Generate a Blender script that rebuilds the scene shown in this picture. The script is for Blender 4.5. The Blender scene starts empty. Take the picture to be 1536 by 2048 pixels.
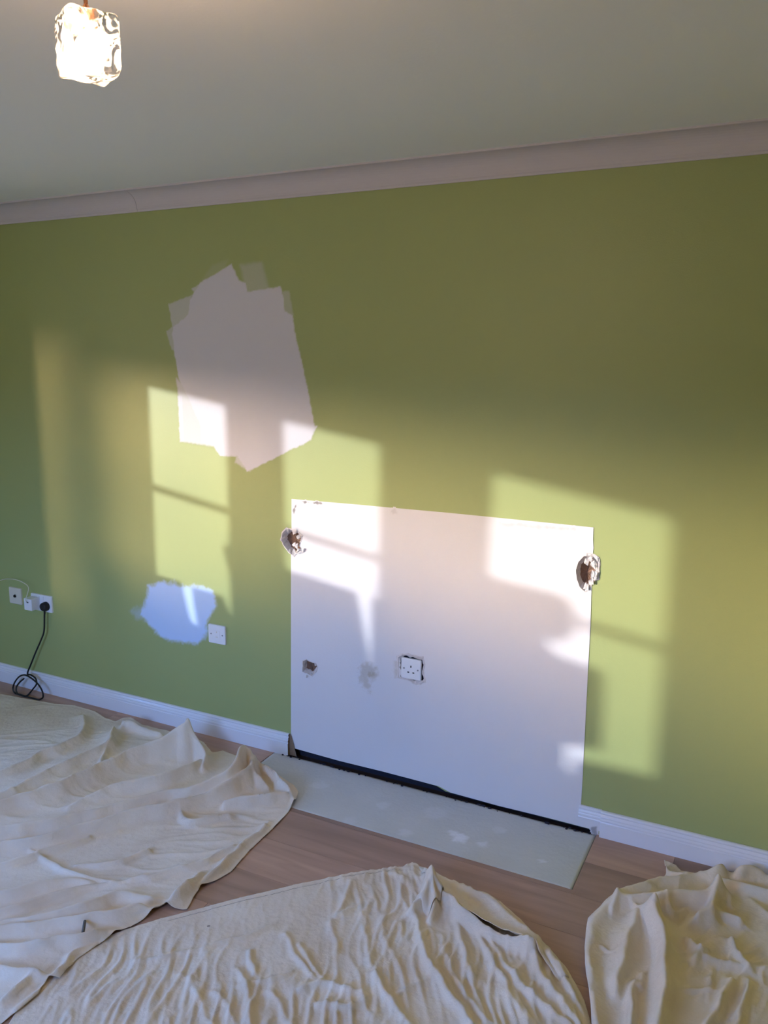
import bpy, bmesh, math, random
import numpy as np
from mathutils import Matrix, Vector
sc = bpy.context.scene
C = sc.collection
rnd = random.Random(7)

# ---------------------------------------------------------------- camera
FPX = 1650.0                     # focal length in pixels of a 1536 x 2048 frame
_v1 = np.array([-3354., -335., FPX])
_vy = 8900.0
_v2 = np.array([(FPX * FPX - 335. * _vy) / 3354., _vy, FPX])
_ex = -_v1 / np.linalg.norm(_v1)
_ez = -_v2 / np.linalg.norm(_v2)
_ey = np.cross(_ez, _ex)
ROT = np.stack([_ex, _ey, _ez])
H, D = 1.697, 2.809              # eye height, distance from the green wall
CAM = np.array([0., -D, H])
cd = bpy.data.cameras.new('camera'); cam = bpy.data.objects.new('camera', cd); C.objects.link(cam)
cd.sensor_fit = 'VERTICAL'; cd.sensor_height = 24.0; cd.sensor_width = 18.0
cd.lens = FPX / 2048. * 24.0; cd.clip_start = 0.02
_x, _y, _z = ROT @ np.array([1., 0, 0]), ROT @ np.array([0, -1., 0]), ROT @ np.array([0, 0, -1.])
cam.matrix_world = Matrix(((_x[0], _y[0], _z[0], CAM[0]), (_x[1], _y[1], _z[1], CAM[1]), (_x[2], _y[2], _z[2], CAM[2]), (0, 0, 0, 1)))
sc.camera = cam

# ---------------------------------------------------------------- colour management, sky, sun
sc.view_settings.view_transform = 'Standard'; sc.view_settings.look = 'None'
sc.view_settings.gamma = 1.0; sc.view_settings.use_curve_mapping = False
sc.view_settings.exposure = 0.36
SUN = np.array([1.0, 1.0, -0.172]); SUN = SUN / np.linalg.norm(SUN)      # travel direction
SUN_E = 2.95; SUN_COL = (0.88, 0.95, 1.0)
SKY_K = 15.0; GLOW_K = 240.0; GROUND = (0.19, 0.17, 0.145)

w = bpy.data.worlds.new('sky'); sc.world = w; w.use_nodes = True
nt = w.node_tree; nt.nodes.clear()
def N(t, **k):
    n = nt.nodes.new(t)
    for a, b in k.items(): setattr(n, a, b)
    return n
out = N('ShaderNodeOutputWorld'); bg = N('ShaderNodeBackground')
tc = N('ShaderNodeTexCoord'); sep = N('ShaderNodeSeparateXYZ')
nt.links.new(tc.outputs['Generated'], sep.inputs[0])
ramp = N('ShaderNodeValToRGB'); mr = N('ShaderNodeMapRange')
mr.inputs['From Min'].default_value = -1; mr.inputs['From Max'].default_value = 1
nt.links.new(sep.outputs['Z'], mr.inputs['Value']); nt.links.new(mr.outputs[0], ramp.inputs[0])
cr = ramp.color_ramp; cr.elements[0].position = 0.0; cr.elements[0].color = (*GROUND, 1)
cr.elements[1].position = 1.0; cr.elements[1].color = (0.09, 0.25, 0.80, 1)
for p, c in ((0.515, GROUND), (0.53, (0.10, 0.10, 0.10)), (0.538, (0.12, 0.13, 0.15)), (0.548, (0.30, 0.48, 0.90)), (0.62, (0.25, 0.46, 1.02))):
    e = cr.elements.new(p); e.color = (*c, 1)
bg.inputs['Strength'].default_value = SKY_K
nt.links.new(ramp.outputs[0], bg.inputs['Color'])
dot = N('ShaderNodeVectorMath', operation='DOT_PRODUCT'); nt.links.new(tc.outputs['Generated'], dot.inputs[0])
dot.inputs[1].default_value = tuple(-SUN)
gm = N('ShaderNodeMapRange', interpolation_type='SMOOTHSTEP')
gm.inputs['From Min'].default_value = math.cos(math.radians(20.5)); gm.inputs['From Max'].default_value = 1.0
nt.links.new(dot.outputs['Value'], gm.inputs['Value'])
em = N('ShaderNodeBackground'); em.inputs['Color'].default_value = (1.0, 0.69, 0.38, 1)
pw = N('ShaderNodeMath', operation='POWER'); nt.links.new(gm.outputs[0], pw.inputs[0]); pw.inputs[1].default_value = 2.0
sky_line = N('ShaderNodeMapRange', interpolation_type='SMOOTHSTEP')          # roofs and hedges hide the lowest sky
sky_line.inputs['From Min'].default_value = .060; sky_line.inputs['From Max'].default_value = .095
nt.links.new(sep.outputs['Z'], sky_line.inputs['Value'])
m0 = N('ShaderNodeMath', operation='MULTIPLY'); haze = N('ShaderNodeMapRange', interpolation_type='SMOOTHSTEP')              # the warm haze lies low over the horizon
haze.inputs['From Min'].default_value = .24; haze.inputs['From Max'].default_value = .12
nt.links.new(sep.outputs['Z'], haze.inputs['Value'])
m1 = N('ShaderNodeMath', operation='MULTIPLY'); nt.links.new(pw.outputs[0], m1.inputs[0]); nt.links.new(haze.outputs[0], m1.inputs[1])
nt.links.new(m1.outputs[0], m0.inputs[0]); nt.links.new(sky_line.outputs[0], m0.inputs[1])
ml = N('ShaderNodeMath', operation='MULTIPLY'); nt.links.new(m0.outputs[0], ml.inputs[0]); ml.inputs[1].default_value = GLOW_K
nt.links.new(ml.outputs[0], em.inputs['Strength'])
ad = N('ShaderNodeAddShader'); nt.links.new(bg.outputs[0], ad.inputs[0]); nt.links.new(em.outputs[0], ad.inputs[1])
nt.links.new(ad.outputs[0], out.inputs['Surface'])

sl = bpy.data.lights.new('sun', 'SUN'); sl.energy = SUN_E; sl.color = SUN_COL; sl.angle = math.radians(0.65)
so = bpy.data.objects.new('sun', sl); C.objects.link(so)
so.rotation_mode = 'QUATERNION'; so.rotation_quaternion = Vector(SUN).to_track_quat('-Z', 'Y'); so.location = (-9, -9, 4)
sc.cycles.use_denoising = True
sc.cycles.max_bounces = 10; sc.cycles.diffuse_bounces = 7; sc.cycles.transparent_max_bounces = 16
sc.cycles.sample_clamp_indirect = 6.0

# room limits
XL, XR, YR, ZC = -4.5, 2.6, -4.36, 2.38
WIN = dict(z0=0.89, z1=1.918)    # sill and head of the side window
def portal(loc, rot, sx, sy):
    l = bpy.data.lights.new('window_portal', 'AREA'); l.shape = 'RECTANGLE'; l.size = sx; l.size_y = sy
    l.cycles.is_portal = True
    o = bpy.data.objects.new('window_portal', l); C.objects.link(o); o.location = loc; o.rotation_euler = rot
portal((XL - 0.12, -2.66, 1.19), (0, -math.pi / 2, 0), 1.70, 3.42)
portal((-2.02, YR - 0.12, 1.52), (math.pi / 2, 0, 0), 1.95, 1.2)

# ---------------------------------------------------------------- pixel -> plane helpers (to read positions off the photograph)
def ray(x, y): return ROT @ np.array([x - 768., y - 1024., FPX])
def W(x, y, y0=0.0):
    r = ray(x, y); t = (D + y0) / r[1]; p = CAM + r * t; return (p[0], p[2])
def F(x, y, z=0.0):
    r = ray(x, y); t = (z - H) / r[2]; p = CAM + r * t; return (p[0], p[1])

# ---------------------------------------------------------------- mesh helpers
def tag(o, label=None, cat=None, group=None, kind=None):
    if label: o['label'] = label
    if cat: o['category'] = cat
    if group: o['group'] = group
    if kind: o['kind'] = kind
    return o
def link(name, me, mat=None, parent=None):
    o = bpy.data.objects.new(name, me); C.objects.link(o)
    if mat: me.materials.append(mat)
    if parent: o.parent = parent; o.matrix_parent_inverse = parent.matrix_basis.inverted()
    return o
def mesh(name, v, f, mat=None, parent=None, smooth=False):
    me = bpy.data.meshes.new(name); me.from_pydata([tuple(map(float, p)) for p in v], [], [tuple(map(int, q)) for q in f]); me.update()
    if smooth: me.polygons.foreach_set('use_smooth', [True] * len(me.polygons))
    return link(name, me, mat, parent)
def bmobj(name, bm, mat=None, parent=None, smooth=False):
    bmesh.ops.recalc_face_normals(bm, faces=bm.faces)
    me = bpy.data.meshes.new(name); bm.to_mesh(me); bm.free()
    if smooth: me.polygons.foreach_set('use_smooth', [True] * len(me.polygons))
    return link(name, me, mat, parent)
def empty(name, loc, rz=0):
    o = bpy.data.objects.new(name, None); C.objects.link(o); o.location = loc; o.rotation_euler = (0, 0, rz); o.empty_display_size = .05
    return o
def box_bm(bm, x0, x1, y0, y1, z0, z1, bev=0, seg=2):
    vs = [bm.verts.new(p) for p in ((x0, y0, z0), (x1, y0, z0), (x1, y1, z0), (x0, y1, z0), (x0, y0, z1), (x1, y0, z1), (x1, y1, z1), (x0, y1, z1))]
    fs = [bm.faces.new([vs[i] for i in q]) for q in ((0, 3, 2, 1), (4, 5, 6, 7), (0, 1, 5, 4), (1, 2, 6, 5), (2, 3, 7, 6), (3, 0, 4, 7))]
    if bev:
        es = list({e for f in fs for e in f.edges})
        bmesh.ops.bevel(bm, geom=es, offset=bev, segments=seg, affect='EDGES', profile=.6)
def box(name, b, mat, parent=None, bev=0, seg=2):
    bm = bmesh.new(); box_bm(bm, *b, bev, seg); return bmobj(name, bm, mat, parent)
def prism(name, pts, axis, a, b, mat, parent=None, bev=0):
    """closed polygon pts (2-D) extruded along axis 'x' (pts = y,z) or 'y' (pts = x,z) or 'z' from a to b"""
    bm = bmesh.new(); P = lambda p, t: {'x': (t, p[0], p[1]), 'y': (p[0], t, p[1]), 'z': (p[0], p[1], t)}[axis]
    A = [bm.verts.new(P(p, a)) for p in pts]; B = [bm.verts.new(P(p, b)) for p in pts]; n = len(pts)
    bm.faces.new(A); bm.faces.new(B[::-1])
    for i in range(n): bm.faces.new((A[i], A[(i + 1) % n], B[(i + 1) % n], B[i]))
    if bev: bmesh.ops.bevel(bm, geom=[e for e in bm.edges], offset=bev, segments=2, affect='EDGES')
    return bmobj(name, bm, mat, parent)
def cyl_y(name, cx, cz, r, y0, y1, mat, parent=None, n=20, r1=None):
    r1 = r if r1 is None else r1
    v = [(cx + r * math.cos(2 * math.pi * i / n), y0, cz + r * math.sin(2 * math.pi * i / n)) for i in range(n)]
    v += [(cx + r1 * math.cos(2 * math.pi * i / n), y1, cz + r1 * math.sin(2 * math.pi * i / n)) for i in range(n)]
    f = [(i, (i + 1) % n, n + (i + 1) % n, n + i) for i in range(n)] + [tuple(range(n))[::-1], tuple(range(n, 2 * n))]
    return mesh(name, v, f, mat, parent)
def catmull(P, m=8):
    P = [np.array(p, float) for p in P]; P = [2 * P[0] - P[1]] + P + [2 * P[-1] - P[-2]]; o = []
    for i in range(1, len(P) - 2):
        a, b, c, d = P[i - 1:i + 3]
        for t in np.linspace(0, 1, m, endpoint=False):
            o.append(.5 * ((2 * b) + (c - a) * t + (2 * a - 5 * b + 4 * c - d) * t * t + (-a + 3 * b - 3 * c + d) * t ** 3))
    o.append(P[-2]); return o
def tube(name, pts, r, mat, parent=None, n=8, m=8):
    P = catmull(pts, m); v = []; f = []; up = np.array([0.13, 0.97, 0.2])
    for i, p in enumerate(P):
        t = P[min(i + 1, len(P) - 1)] - P[max(i - 1, 0)]; t /= np.linalg.norm(t) + 1e-9
        a = np.cross(t, up); a /= np.linalg.norm(a) + 1e-9; b = np.cross(t, a)
        for k in range(n):
            q = 2 * math.pi * k / n; v.append(p + r * (math.cos(q) * a + math.sin(q) * b))
    for i in range(len(P) - 1):
        for k in range(n): f.append((i * n + k, i * n + (k + 1) % n, (i + 1) * n + (k + 1) % n, (i + 1) * n + k))
    f.append(tuple(range(n))[::-1]); f.append(tuple(range((len(P) - 1) * n, len(P) * n)))
    return mesh(name, v, f, mat, parent, True)

# ---------------------------------------------------------------- materials
def mat(name, col, rough=.6, spec=.5, metal=0, bump=None, var=None, **k):
    """bump=(scale, distance); var=(scale, amount) colour mottling"""
    m = bpy.data.materials.new(name); m.use_nodes = True; t = m.node_tree; p = t.nodes['Principled BSDF']
    p.inputs['Base Color'].default_value = (*col, 1); p.inputs['Roughness'].default_value = rough
    p.inputs['Specular IOR Level'].default_value = spec; p.inputs['Metallic'].default_value = metal
    for a, b in k.items(): p.inputs[a.replace('_', ' ')].default_value = b
    co = t.nodes.new('ShaderNodeTexCoord')
    if var:
        n = t.nodes.new('ShaderNodeTexNoise'); n.inputs['Scale'].default_value = var[0]; n.inputs['Detail'].default_value = 4
        t.links.new(co.outputs['Object'], n.inputs['Vector'])
        mx = t.nodes.new('ShaderNodeMix'); mx.data_type = 'RGBA'
        mx.inputs[6].default_value = (*[c * (1 - var[1]) for c in col], 1); mx.inputs[7].default_value = (*[min(1, c * (1 + var[1])) for c in col], 1)
        t.links.new(n.outputs['Fac'], mx.inputs[0]); t.links.new(mx.outputs[2], p.inputs['Base Color'])
    if bump:
        n = t.nodes.new('ShaderNodeTexNoise'); n.inputs['Scale'].default_value = bump[0]; n.inputs['Detail'].default_value = 3
        t.links.new(co.outputs['Object'], n.inputs['Vector'])
        b = t.nodes.new('ShaderNodeBump'); b.inputs['Distance'].default_value = bump[1]; b.inputs['Strength'].default_value = 1
        t.links.new(n.outputs['Fac'], b.inputs['Height']); t.links.new(b.outputs[0], p.inputs['Normal'])
    return m
GREEN = (0.37, 0.415, 0.165)
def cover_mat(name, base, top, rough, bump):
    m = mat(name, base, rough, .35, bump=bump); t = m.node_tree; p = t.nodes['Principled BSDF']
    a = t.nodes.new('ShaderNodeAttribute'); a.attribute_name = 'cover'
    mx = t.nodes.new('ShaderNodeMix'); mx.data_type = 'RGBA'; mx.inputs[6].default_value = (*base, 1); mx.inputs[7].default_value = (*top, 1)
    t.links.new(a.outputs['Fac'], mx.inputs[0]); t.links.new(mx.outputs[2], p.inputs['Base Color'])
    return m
WHITEP = (0.75, 0.72, 0.73)
M_green = mat('green_paint', GREEN, .42, .35, bump=(220, .0004))
M_white = M_green
M_patch = mat('matt_white_plaster', WHITEP, .65, .25, bump=(160, .0004), var=(3.5, .035))
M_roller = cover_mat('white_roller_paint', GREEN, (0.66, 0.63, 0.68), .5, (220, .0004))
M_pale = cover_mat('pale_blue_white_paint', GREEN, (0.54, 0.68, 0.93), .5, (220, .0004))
M_fill = cover_mat('beige_filler', WHITEP, (0.50, 0.42, 0.32), .8, (120, .002))
M_scuff = cover_mat('grey_scuff', WHITEP, (0.24, 0.20, 0.19), .8, (120, .001))
M_ceil = mat('ceiling_emulsion', (0.88, 0.89, 0.88), .8, .2, bump=(120, .0003))
M_cove = mat('coving_paint', (0.62, 0.57, 0.60), .6, .3)
M_gloss = mat('white_gloss_wood', (0.80, 0.80, 0.84), .14, .5, bump=(40, .0002))
M_plas = mat('white_plastic', (0.82, 0.82, 0.84), .3, .5)
M_cream = mat('cream_plastic', (0.72, 0.66, 0.55), .35, .5)
M_black = mat('black_rubber', (0.012, 0.012, 0.014), .45, .4)
M_dark = mat('dark_slot', (0.015, 0.012, 0.012), .8, .1)
M_steel = mat('screw_steel', (0.35, 0.35, 0.37), .35, .5, 1.0)
M_torn = mat('torn_plaster', (0.70, 0.64, 0.62), .9, .1, bump=(180, .003), var=(90, .18))
M_brown = mat('brown_board_core', (0.22, 0.13, 0.09), .9, .1, bump=(150, .002), var=(60, .3))
M_gap = mat('dark_cement_gap', (0.035, 0.035, 0.05), .95, .05, bump=(120, .004))
M_raw = mat('raw_wood_end', (0.26, 0.18, 0.12), .8, .2)
M_under = mat('subfloor', (0.05, 0.035, 0.03), .9, .1)
M_slab = mat('grey_hearth_screed', (0.62, 0.62, 0.58), .6, .3, bump=(70, .0012), var=(5, .10))
M_brass = mat('aged_brass', (0.45, 0.22, 0.12), .35, .5, 1.0)
M_card = mat('brown_blocker', (0.35, 0.24, 0.14), .8, .2)
M_board = mat('grey_blocker_board', (0.55, 0.55, 0.53), .8, .2)
M_pvc = mat('white_window_frame', (0.78, 0.78, 0.78), .35, .5)
def glass_mat(name, mixf, ior=1.45, rough=0.0, tint=(1, 1, 1)):
    m = bpy.data.materials.new(name); m.use_nodes = True; t = m.node_tree; t.nodes.clear()
    o = t.nodes.new('ShaderNodeOutputMaterial'); g = t.nodes.new('ShaderNodeBsdfGlass'); g.inputs['IOR'].default_value = ior; g.inputs['Roughness'].default_value = rough
    tr = t.nodes.new('ShaderNodeBsdfTransparent'); tr.inputs['Color'].default_value = (*tint, 1); g.inputs['Color'].default_value = (*tint, 1)
    mx = t.nodes.new('ShaderNodeMixShader'); mx.inputs[0].default_value = mixf
    t.links.new(tr.outputs[0], mx.inputs[1]); t.links.new(g.outputs[0], mx.inputs[2]); t.links.new(mx.outputs[0], o.inputs[0]); return m
def pane_mat():
    m = bpy.data.materials.new('window_glass'); m.use_nodes = True; t = m.node_tree; t.nodes.clear()
    o = t.nodes.new('ShaderNodeOutputMaterial'); g = t.nodes.new('ShaderNodeBsdfGlossy'); g.inputs['Roughness'].default_value = .02
    tr = t.nodes.new('ShaderNodeBsdfTransparent'); fr = t.nodes.new('ShaderNodeFresnel'); fr.inputs[0].default_value = 1.25
    mx = t.nodes.new('ShaderNodeMixShader'); t.links.new(fr.outputs[0], mx.inputs[0])
    t.links.new(tr.outputs[0], mx.inputs[1]); t.links.new(g.outputs[0], mx.inputs[2]); t.links.new(mx.outputs[0], o.inputs[0]); return m
M_pane = pane_mat()
M_cube = glass_mat('clear_moulded_glass', .60, 1.5, .03)
def flare_patches(m):          # translucent noise patches stand in for the lit cube's white flare
    t = m.node_tree; o = [n for n in t.nodes if n.type == 'OUTPUT_MATERIAL'][0]; src = o.inputs[0].links[0].from_socket
    co = t.nodes.new('ShaderNodeTexCoord'); n = t.nodes.new('ShaderNodeTexNoise'); n.inputs['Scale'].default_value = 42; n.inputs['Detail'].default_value = 2; n.inputs['Distortion'].default_value = 1.6
    t.links.new(co.outputs['Object'], n.inputs[0]); r = t.nodes.new('ShaderNodeMapRange'); r.inputs['From Min'].default_value = .44; r.inputs['From Max'].default_value = .52; r.inputs['To Max'].default_value = .05
    t.links.new(n.outputs[0], r.inputs[0]); tl = t.nodes.new('ShaderNodeBsdfTranslucent'); mx = t.nodes.new('ShaderNodeMixShader')
    t.links.new(r.outputs[0], mx.inputs[0]); t.links.new(src, mx.inputs[1]); t.links.new(tl.outputs[0], mx.inputs[2]); t.links.new(mx.outputs[0], o.inputs[0])
flare_patches(M_cube)

def wood(name, tint):
    m = bpy.data.materials.new(name); m.use_nodes = True; t = m.node_tree; p = t.nodes['Principled BSDF']
    co = t.nodes.new('ShaderNodeTexCoord'); mp = t.nodes.new('ShaderNodeMapping'); mp.inputs['Scale'].default_value = (1.2, 13, 13)
    oi = t.nodes.new('ShaderNodeObjectInfo'); va = t.nodes.new('ShaderNodeVectorMath'); va.operation = 'ADD'
    sc_ = t.nodes.new('ShaderNodeMath'); sc_.operation = 'MULTIPLY'; sc_.inputs[1].default_value = 37
    t.links.new(oi.outputs['Random'], sc_.inputs[0]); t.links.new(co.outputs['Object'], va.inputs[0]); t.links.new(sc_.outputs[0], va.inputs[1])
    t.links.new(va.outputs[0], mp.inputs[0])
    n = t.nodes.new('ShaderNodeTexNoise'); n.inputs['Scale'].default_value = 1.6; n.inputs['Detail'].default_value = 6; n.inputs['Distortion'].default_value = .8
    t.links.new(mp.outputs[0], n.inputs[0])
    r = t.nodes.new('ShaderNodeValToRGB'); e = r.color_ramp.elements
    e[0].position = .25; e[0].color = (*[c * .74 for c in tint], 1); e[1].position = .75; e[1].color = (*[c * 1.12 for c in tint], 1)
    t.links.new(n.outputs[0], r.inputs[0])
    mx = t.nodes.new('ShaderNodeMix'); mx.data_type = 'RGBA'; mx.blend_type = 'MULTIPLY'; mx.inputs[0].default_value = 1
    g = t.nodes.new('ShaderNodeMapRange'); g.inputs['To Min'].default_value = .72; g.inputs['To Max'].default_value = 1.12
    t.links.new(oi.outputs['Random'], g.inputs[0]); t.links.new(r.outputs[0], mx.inputs[6]); t.links.new(g.outputs[0], mx.inputs[7])
    t.links.new(mx.outputs[2], p.inputs['Base Color']); p.inputs['Roughness'].default_value = .5; p.inputs['Specular IOR Level'].default_value = .35
    return m
M_wood = wood('brown_laminate', (0.52, 0.33, 0.24))

def cloth_mat():
    m = bpy.data.materials.new('cotton_twill'); m.use_nodes = True; t = m.node_tree; p = t.nodes['Principled BSDF']
    L = t.links; co = t.nodes.new('ShaderNodeTexCoord')
    n = t.nodes.new('ShaderNodeTexNoise'); n.inputs['Scale'].default_value = 6; n.inputs['Detail'].default_value = 5; L.new(co.outputs['Object'], n.inputs[0])
    r = t.nodes.new('ShaderNodeValToRGB'); e = r.color_ramp.elements
    e[0].position = .3; e[0].color = (.74, .62, .49, 1); e[1].position = .7; e[1].color = (.86, .76, .63, 1); L.new(n.outputs[0], r.inputs[0])
    v = t.nodes.new('ShaderNodeTexVoronoi'); v.inputs['Scale'].default_value = 7; L.new(co.outputs['Object'], v.inputs[0])     # sparse dried paint specks
    lt = t.nodes.new('ShaderNodeMath'); lt.operation = 'LESS_THAN'; lt.inputs[1].default_value = .035; L.new(v.outputs['Distance'], lt.inputs[0])
    sp = t.nodes.new('ShaderNodeSeparateColor'); L.new(v.outputs['Color'], sp.inputs[0])
    gt = t.nodes.new('ShaderNodeMath'); gt.operation = 'GREATER_THAN'; gt.inputs[1].default_value = .72; L.new(sp.outputs[0], gt.inputs[0])
    mu = t.nodes.new('ShaderNodeMath'); mu.operation = 'MULTIPLY'; L.new(lt.outputs[0], mu.inputs[0]); L.new(gt.outputs[0], mu.inputs[1])
    m2 = t.nodes.new('ShaderNodeMath'); m2.operation = 'MULTIPLY'; m2.inputs[1].default_value = .6; L.new(mu.outputs[0], m2.inputs[0])
    mx = t.nodes.new('ShaderNodeMix'); mx.data_type = 'RGBA'; L.new(m2.outputs[0], mx.inputs[0]); L.new(r.outputs[0], mx.inputs[6]); mx.inputs[7].default_value = (.14, .08, .07, 1)
    L.new(mx.outputs[2], p.inputs['Base Color']); p.inputs['Roughness'].default_value = .9; p.inputs['Specular IOR Level'].default_value = .1
    n2 = t.nodes.new('ShaderNodeTexNoise'); n2.inputs['Scale'].default_value = 55; n2.inputs['Detail'].default_value = 6; L.new(co.outputs['Object'], n2.inputs[0])
    b = t.nodes.new('ShaderNodeBump'); b.inputs['Distance'].default_value = .004; b.inputs['Strength'].default_value = .7; L.new(n2.outputs[0], b.inputs['Height']); L.new(b.outputs[0], p.inputs['Normal'])
    return m
M_cloth = cloth_mat()
M_hem = mat('hem_thread', (.20, .16, .13), .9, .1)

# ---------------------------------------------------------------- numpy noise and polygons
_rs = np.random.RandomState(5); _perm = _rs.permutation(256); _g = _rs.rand(256) * 2 * np.pi
def noise2(x, y):
    xi = np.floor(x).astype(int); yi = np.floor(y).astype(int); xf = x - xi; yf = y - yi
    def gr(a, b):
        h = _g[_perm[(_perm[a & 255] + b) & 255]]; return np.cos(h), np.sin(h)
    u = xf ** 3 * (xf * (xf * 6 - 15) + 10); v = yf ** 3 * (yf * (yf * 6 - 15) + 10); r = []
    for dx, dy in ((0, 0), (1, 0), (0, 1), (1, 1)):
        a, b = gr(xi + dx, yi + dy); r.append(a * (xf - dx) + b * (yf - dy))
    return ((r[0] * (1 - u) + r[1] * u) * (1 - v) + (r[2] * (1 - u) + r[3] * u) * v) * 1.4
def inside(px, py, poly):
    r = np.zeros(px.shape, bool); n = len(poly)
    for i in range(n):
        x0, y0 = poly[i]; x1, y1 = poly[(i + 1) % n]
        if y0 == y1: continue
        c = ((y0 > py) != (y1 > py)) & (px < (x1 - x0) * (py - y0) / (y1 - y0) + x0); r ^= c
    return r
def segdist(px, py, pts, closed=False):
    """distance, nearest point, side, parameter (index + t)"""
    best = np.full(px.shape, 1e9); nx = np.zeros(px.shape); ny = np.zeros(px.shape); side = np.zeros(px.shape); par = np.zeros(px.shape)
    n = len(pts)
    for i in range(n if closed else n - 1):
        a = pts[i]; b = pts[(i + 1) % n]; ex, ey = b[0] - a[0], b[1] - a[1]; L = ex * ex + ey * ey + 1e-12
        t = np.clip(((px - a[0]) * ex + (py - a[1]) * ey) / L, 0, 1); qx = a[0] + t * ex; qy = a[1] + t * ey
        d = np.hypot(px - qx, py - qy); m = d < best
        best[m] = d[m]; nx[m] = qx[m]; ny[m] = qy[m]; par[m] = (i + t)[m]; side[m] = np.sign(ex * (py - a[1]) - ey * (px - a[0]))[m]
    return best, nx, ny, side, par
def sstep(x, a, b):
    t = np.clip((x - a) / (b - a), 0, 1); return t * t * (3 - 2 * t)
def add_attr(me, name, vals):
    a = me.attributes.new(name, 'FLOAT', 'POINT'); a.data.foreach_set('value', np.asarray(vals, dtype=np.float32))

def decal(name, shapes, mat_, parent, y0, soft=.004, cell=.005, th=.0006, rag=.004, nf=45):
    """thin coat of paint on the wall: shapes = [(polygon in pixels, cover, softness)]"""
    polys = [([W(*p) for p in s[0]], s[1], s[2] if len(s) > 2 else soft) for s in shapes]
    xs = [p[0] for q in polys for p in q[0]]; zs = [p[1] for q in polys for p in q[0]]
    gx = np.arange(min(xs) - .03, max(xs) + .03, cell); gz = np.arange(min(zs) - .03, max(zs) + .03, cell)
    X, Z = np.meshgrid(gx, gz); cov = np.zeros(X.shape)
    n = noise2(X * nf, Z * nf) * rag + noise2(X * nf * 3 + 9, Z * nf * 3) * rag * .5
    for poly, c, sf in polys:
        d = segdist(X, Z, poly, True)[0]; d = np.where(inside(X, Z, poly), d, -d) + n
        cov = np.maximum(cov, c * sstep(d, -sf, sf))
    yy = y0 - th * sstep(cov, 0, .5)
    idx = np.arange(X.size).reshape(X.shape); k = cov > .004
    q = k[:-1, :-1] | k[1:, :-1] | k[:-1, 1:] | k[1:, 1:]
    f = np.stack([idx[:-1, :-1][q], idx[:-1, 1:][q], idx[1:, 1:][q], idx[1:, :-1][q]], 1)
    used = np.unique(f); mp = np.full(X.size, -1); mp[used] = np.arange(len(used)); f = mp[f]
    v = np.stack([X.ravel(), yy.ravel(), Z.ravel()], 1)[used]
    o = mesh(name, v, f, mat_, parent, True); add_attr(o.data, 'cover', cov.ravel()[used]); return o

# ================================================================ ROOM
def fill_with_holes(name, outer, holes, y0, mat_, parent=None):
    bm = bmesh.new(); es = []
    for loop in [outer] + holes:
        vs = [bm.verts.new((p[0], y0, p[1])) for p in loop]
        es += [bm.edges.new((vs[i], vs[(i + 1) % len(vs)])) for i in range(len(vs))]
    bmesh.ops.triangle_fill(bm, use_beauty=True, use_dissolve=False, edges=es, normal=(0, -1, 0))
    for f in bm.faces:
        if f.normal.y > 0: f.normal_flip()
    me = bpy.data.meshes.new(name); bm.to_mesh(me); bm.free(); return link(name, me, mat_, parent)
PX = lambda L, y0=0.0: [W(*p, y0) for p in L]

hole_left = [(565,1066),(574,1058),(585,1061),(596,1064),(604,1072),(602,1082),(598,1092),(604,1098),(612,1097),(606,1104),(594,1106),(588,1112),(578,1104),(569,1092),(563,1080)]
hole_right = [(1168,1112),(1182,1110),(1196,1118),(1197,1138),(1196,1158),(1184,1164),(1180,1174),(1170,1183),(1160,1174),(1154,1158),(1152,1140),(1157,1124)]
hole_small = [(606,1322),(613,1319),(621,1324),(630,1326),(635,1334),(632,1343),(624,1352),(614,1346),(605,1343)]
hole_sock = [(797,1314),(806,1309),(824,1311),(845,1316),(848,1330),(846,1345),(849,1362),(840,1367),(828,1366),(820,1361),(808,1357),(797,1354)]
GX0, GX1 = -1.925, -0.525        # where the skirting is missing
outer = [(XL, -.02), (GX0, -.02), (GX0, .034), (-1.30, .031), (-1.16, .028), (-1.12, .014), (GX1, .012), (GX1, -.02), (XR, -.02), (XR, ZC), (XL, ZC)]
wall = fill_with_holes('wall_back', outer, [PX(h) for h in (hole_left, hole_right, hole_small, hole_sock)], 0.0, M_green)
tag(wall, kind='structure', label='green painted wall with bare white patch and torn holes')
mesh('masonry', [(XL, .09, -.1), (XR, .09, -.1), (XR, .09, ZC), (XL, .09, ZC)], [(0, 1, 2, 3)], M_gap, wall)
mesh('gap_backing', [(GX0, .03, -.01), (GX1, .03, -.01), (GX1, .03, .06), (GX0, .03, .06)], [(0, 1, 2, 3)], M_gap, wall)

# the bare plaster panel, 2 mm proud, cut round the holes
PY = -0.002
patch_out = [(583,998),(700,1008),(800,1017),(900,1026),(1000,1036),(1100,1046),(1187,1055),(1186,1080),(1187,1096),(1185,1110)] \
    + [(1182,1110),(1168,1112),(1157,1124),(1152,1140),(1154,1158),(1160,1174),(1170,1183),(1180,1174),(1183,1171)] \
    + [(1181,1250),(1176,1340),(1170,1460),(1165,1560),(1162,1608)]
po = PX(patch_out, PY) + [(-.588, .1005), (GX1 + .014, .1005), (GX1 + .014, .014), (-.70, .015), (-.9, .012), (-1.10, .016), (-1.15, .030), (-1.4, .032), (-1.6, .030), (-1.87, .036), (-1.853, .05)]
po += PX([(582,1480),(582,1300),(582,1109),(588,1112),(594,1106),(606,1104),(612,1097),(604,1098),(598,1092),(602,1082),(604,1072),(596,1064),(585,1061),(583,1060)], PY)
panel = fill_with_holes('plaster_panel', po, [PX(h, PY) for h in (hole_small, hole_sock)], PY, M_patch, wall)
panel['label'] = 'bare white rectangular panel on the green wall'
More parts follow.
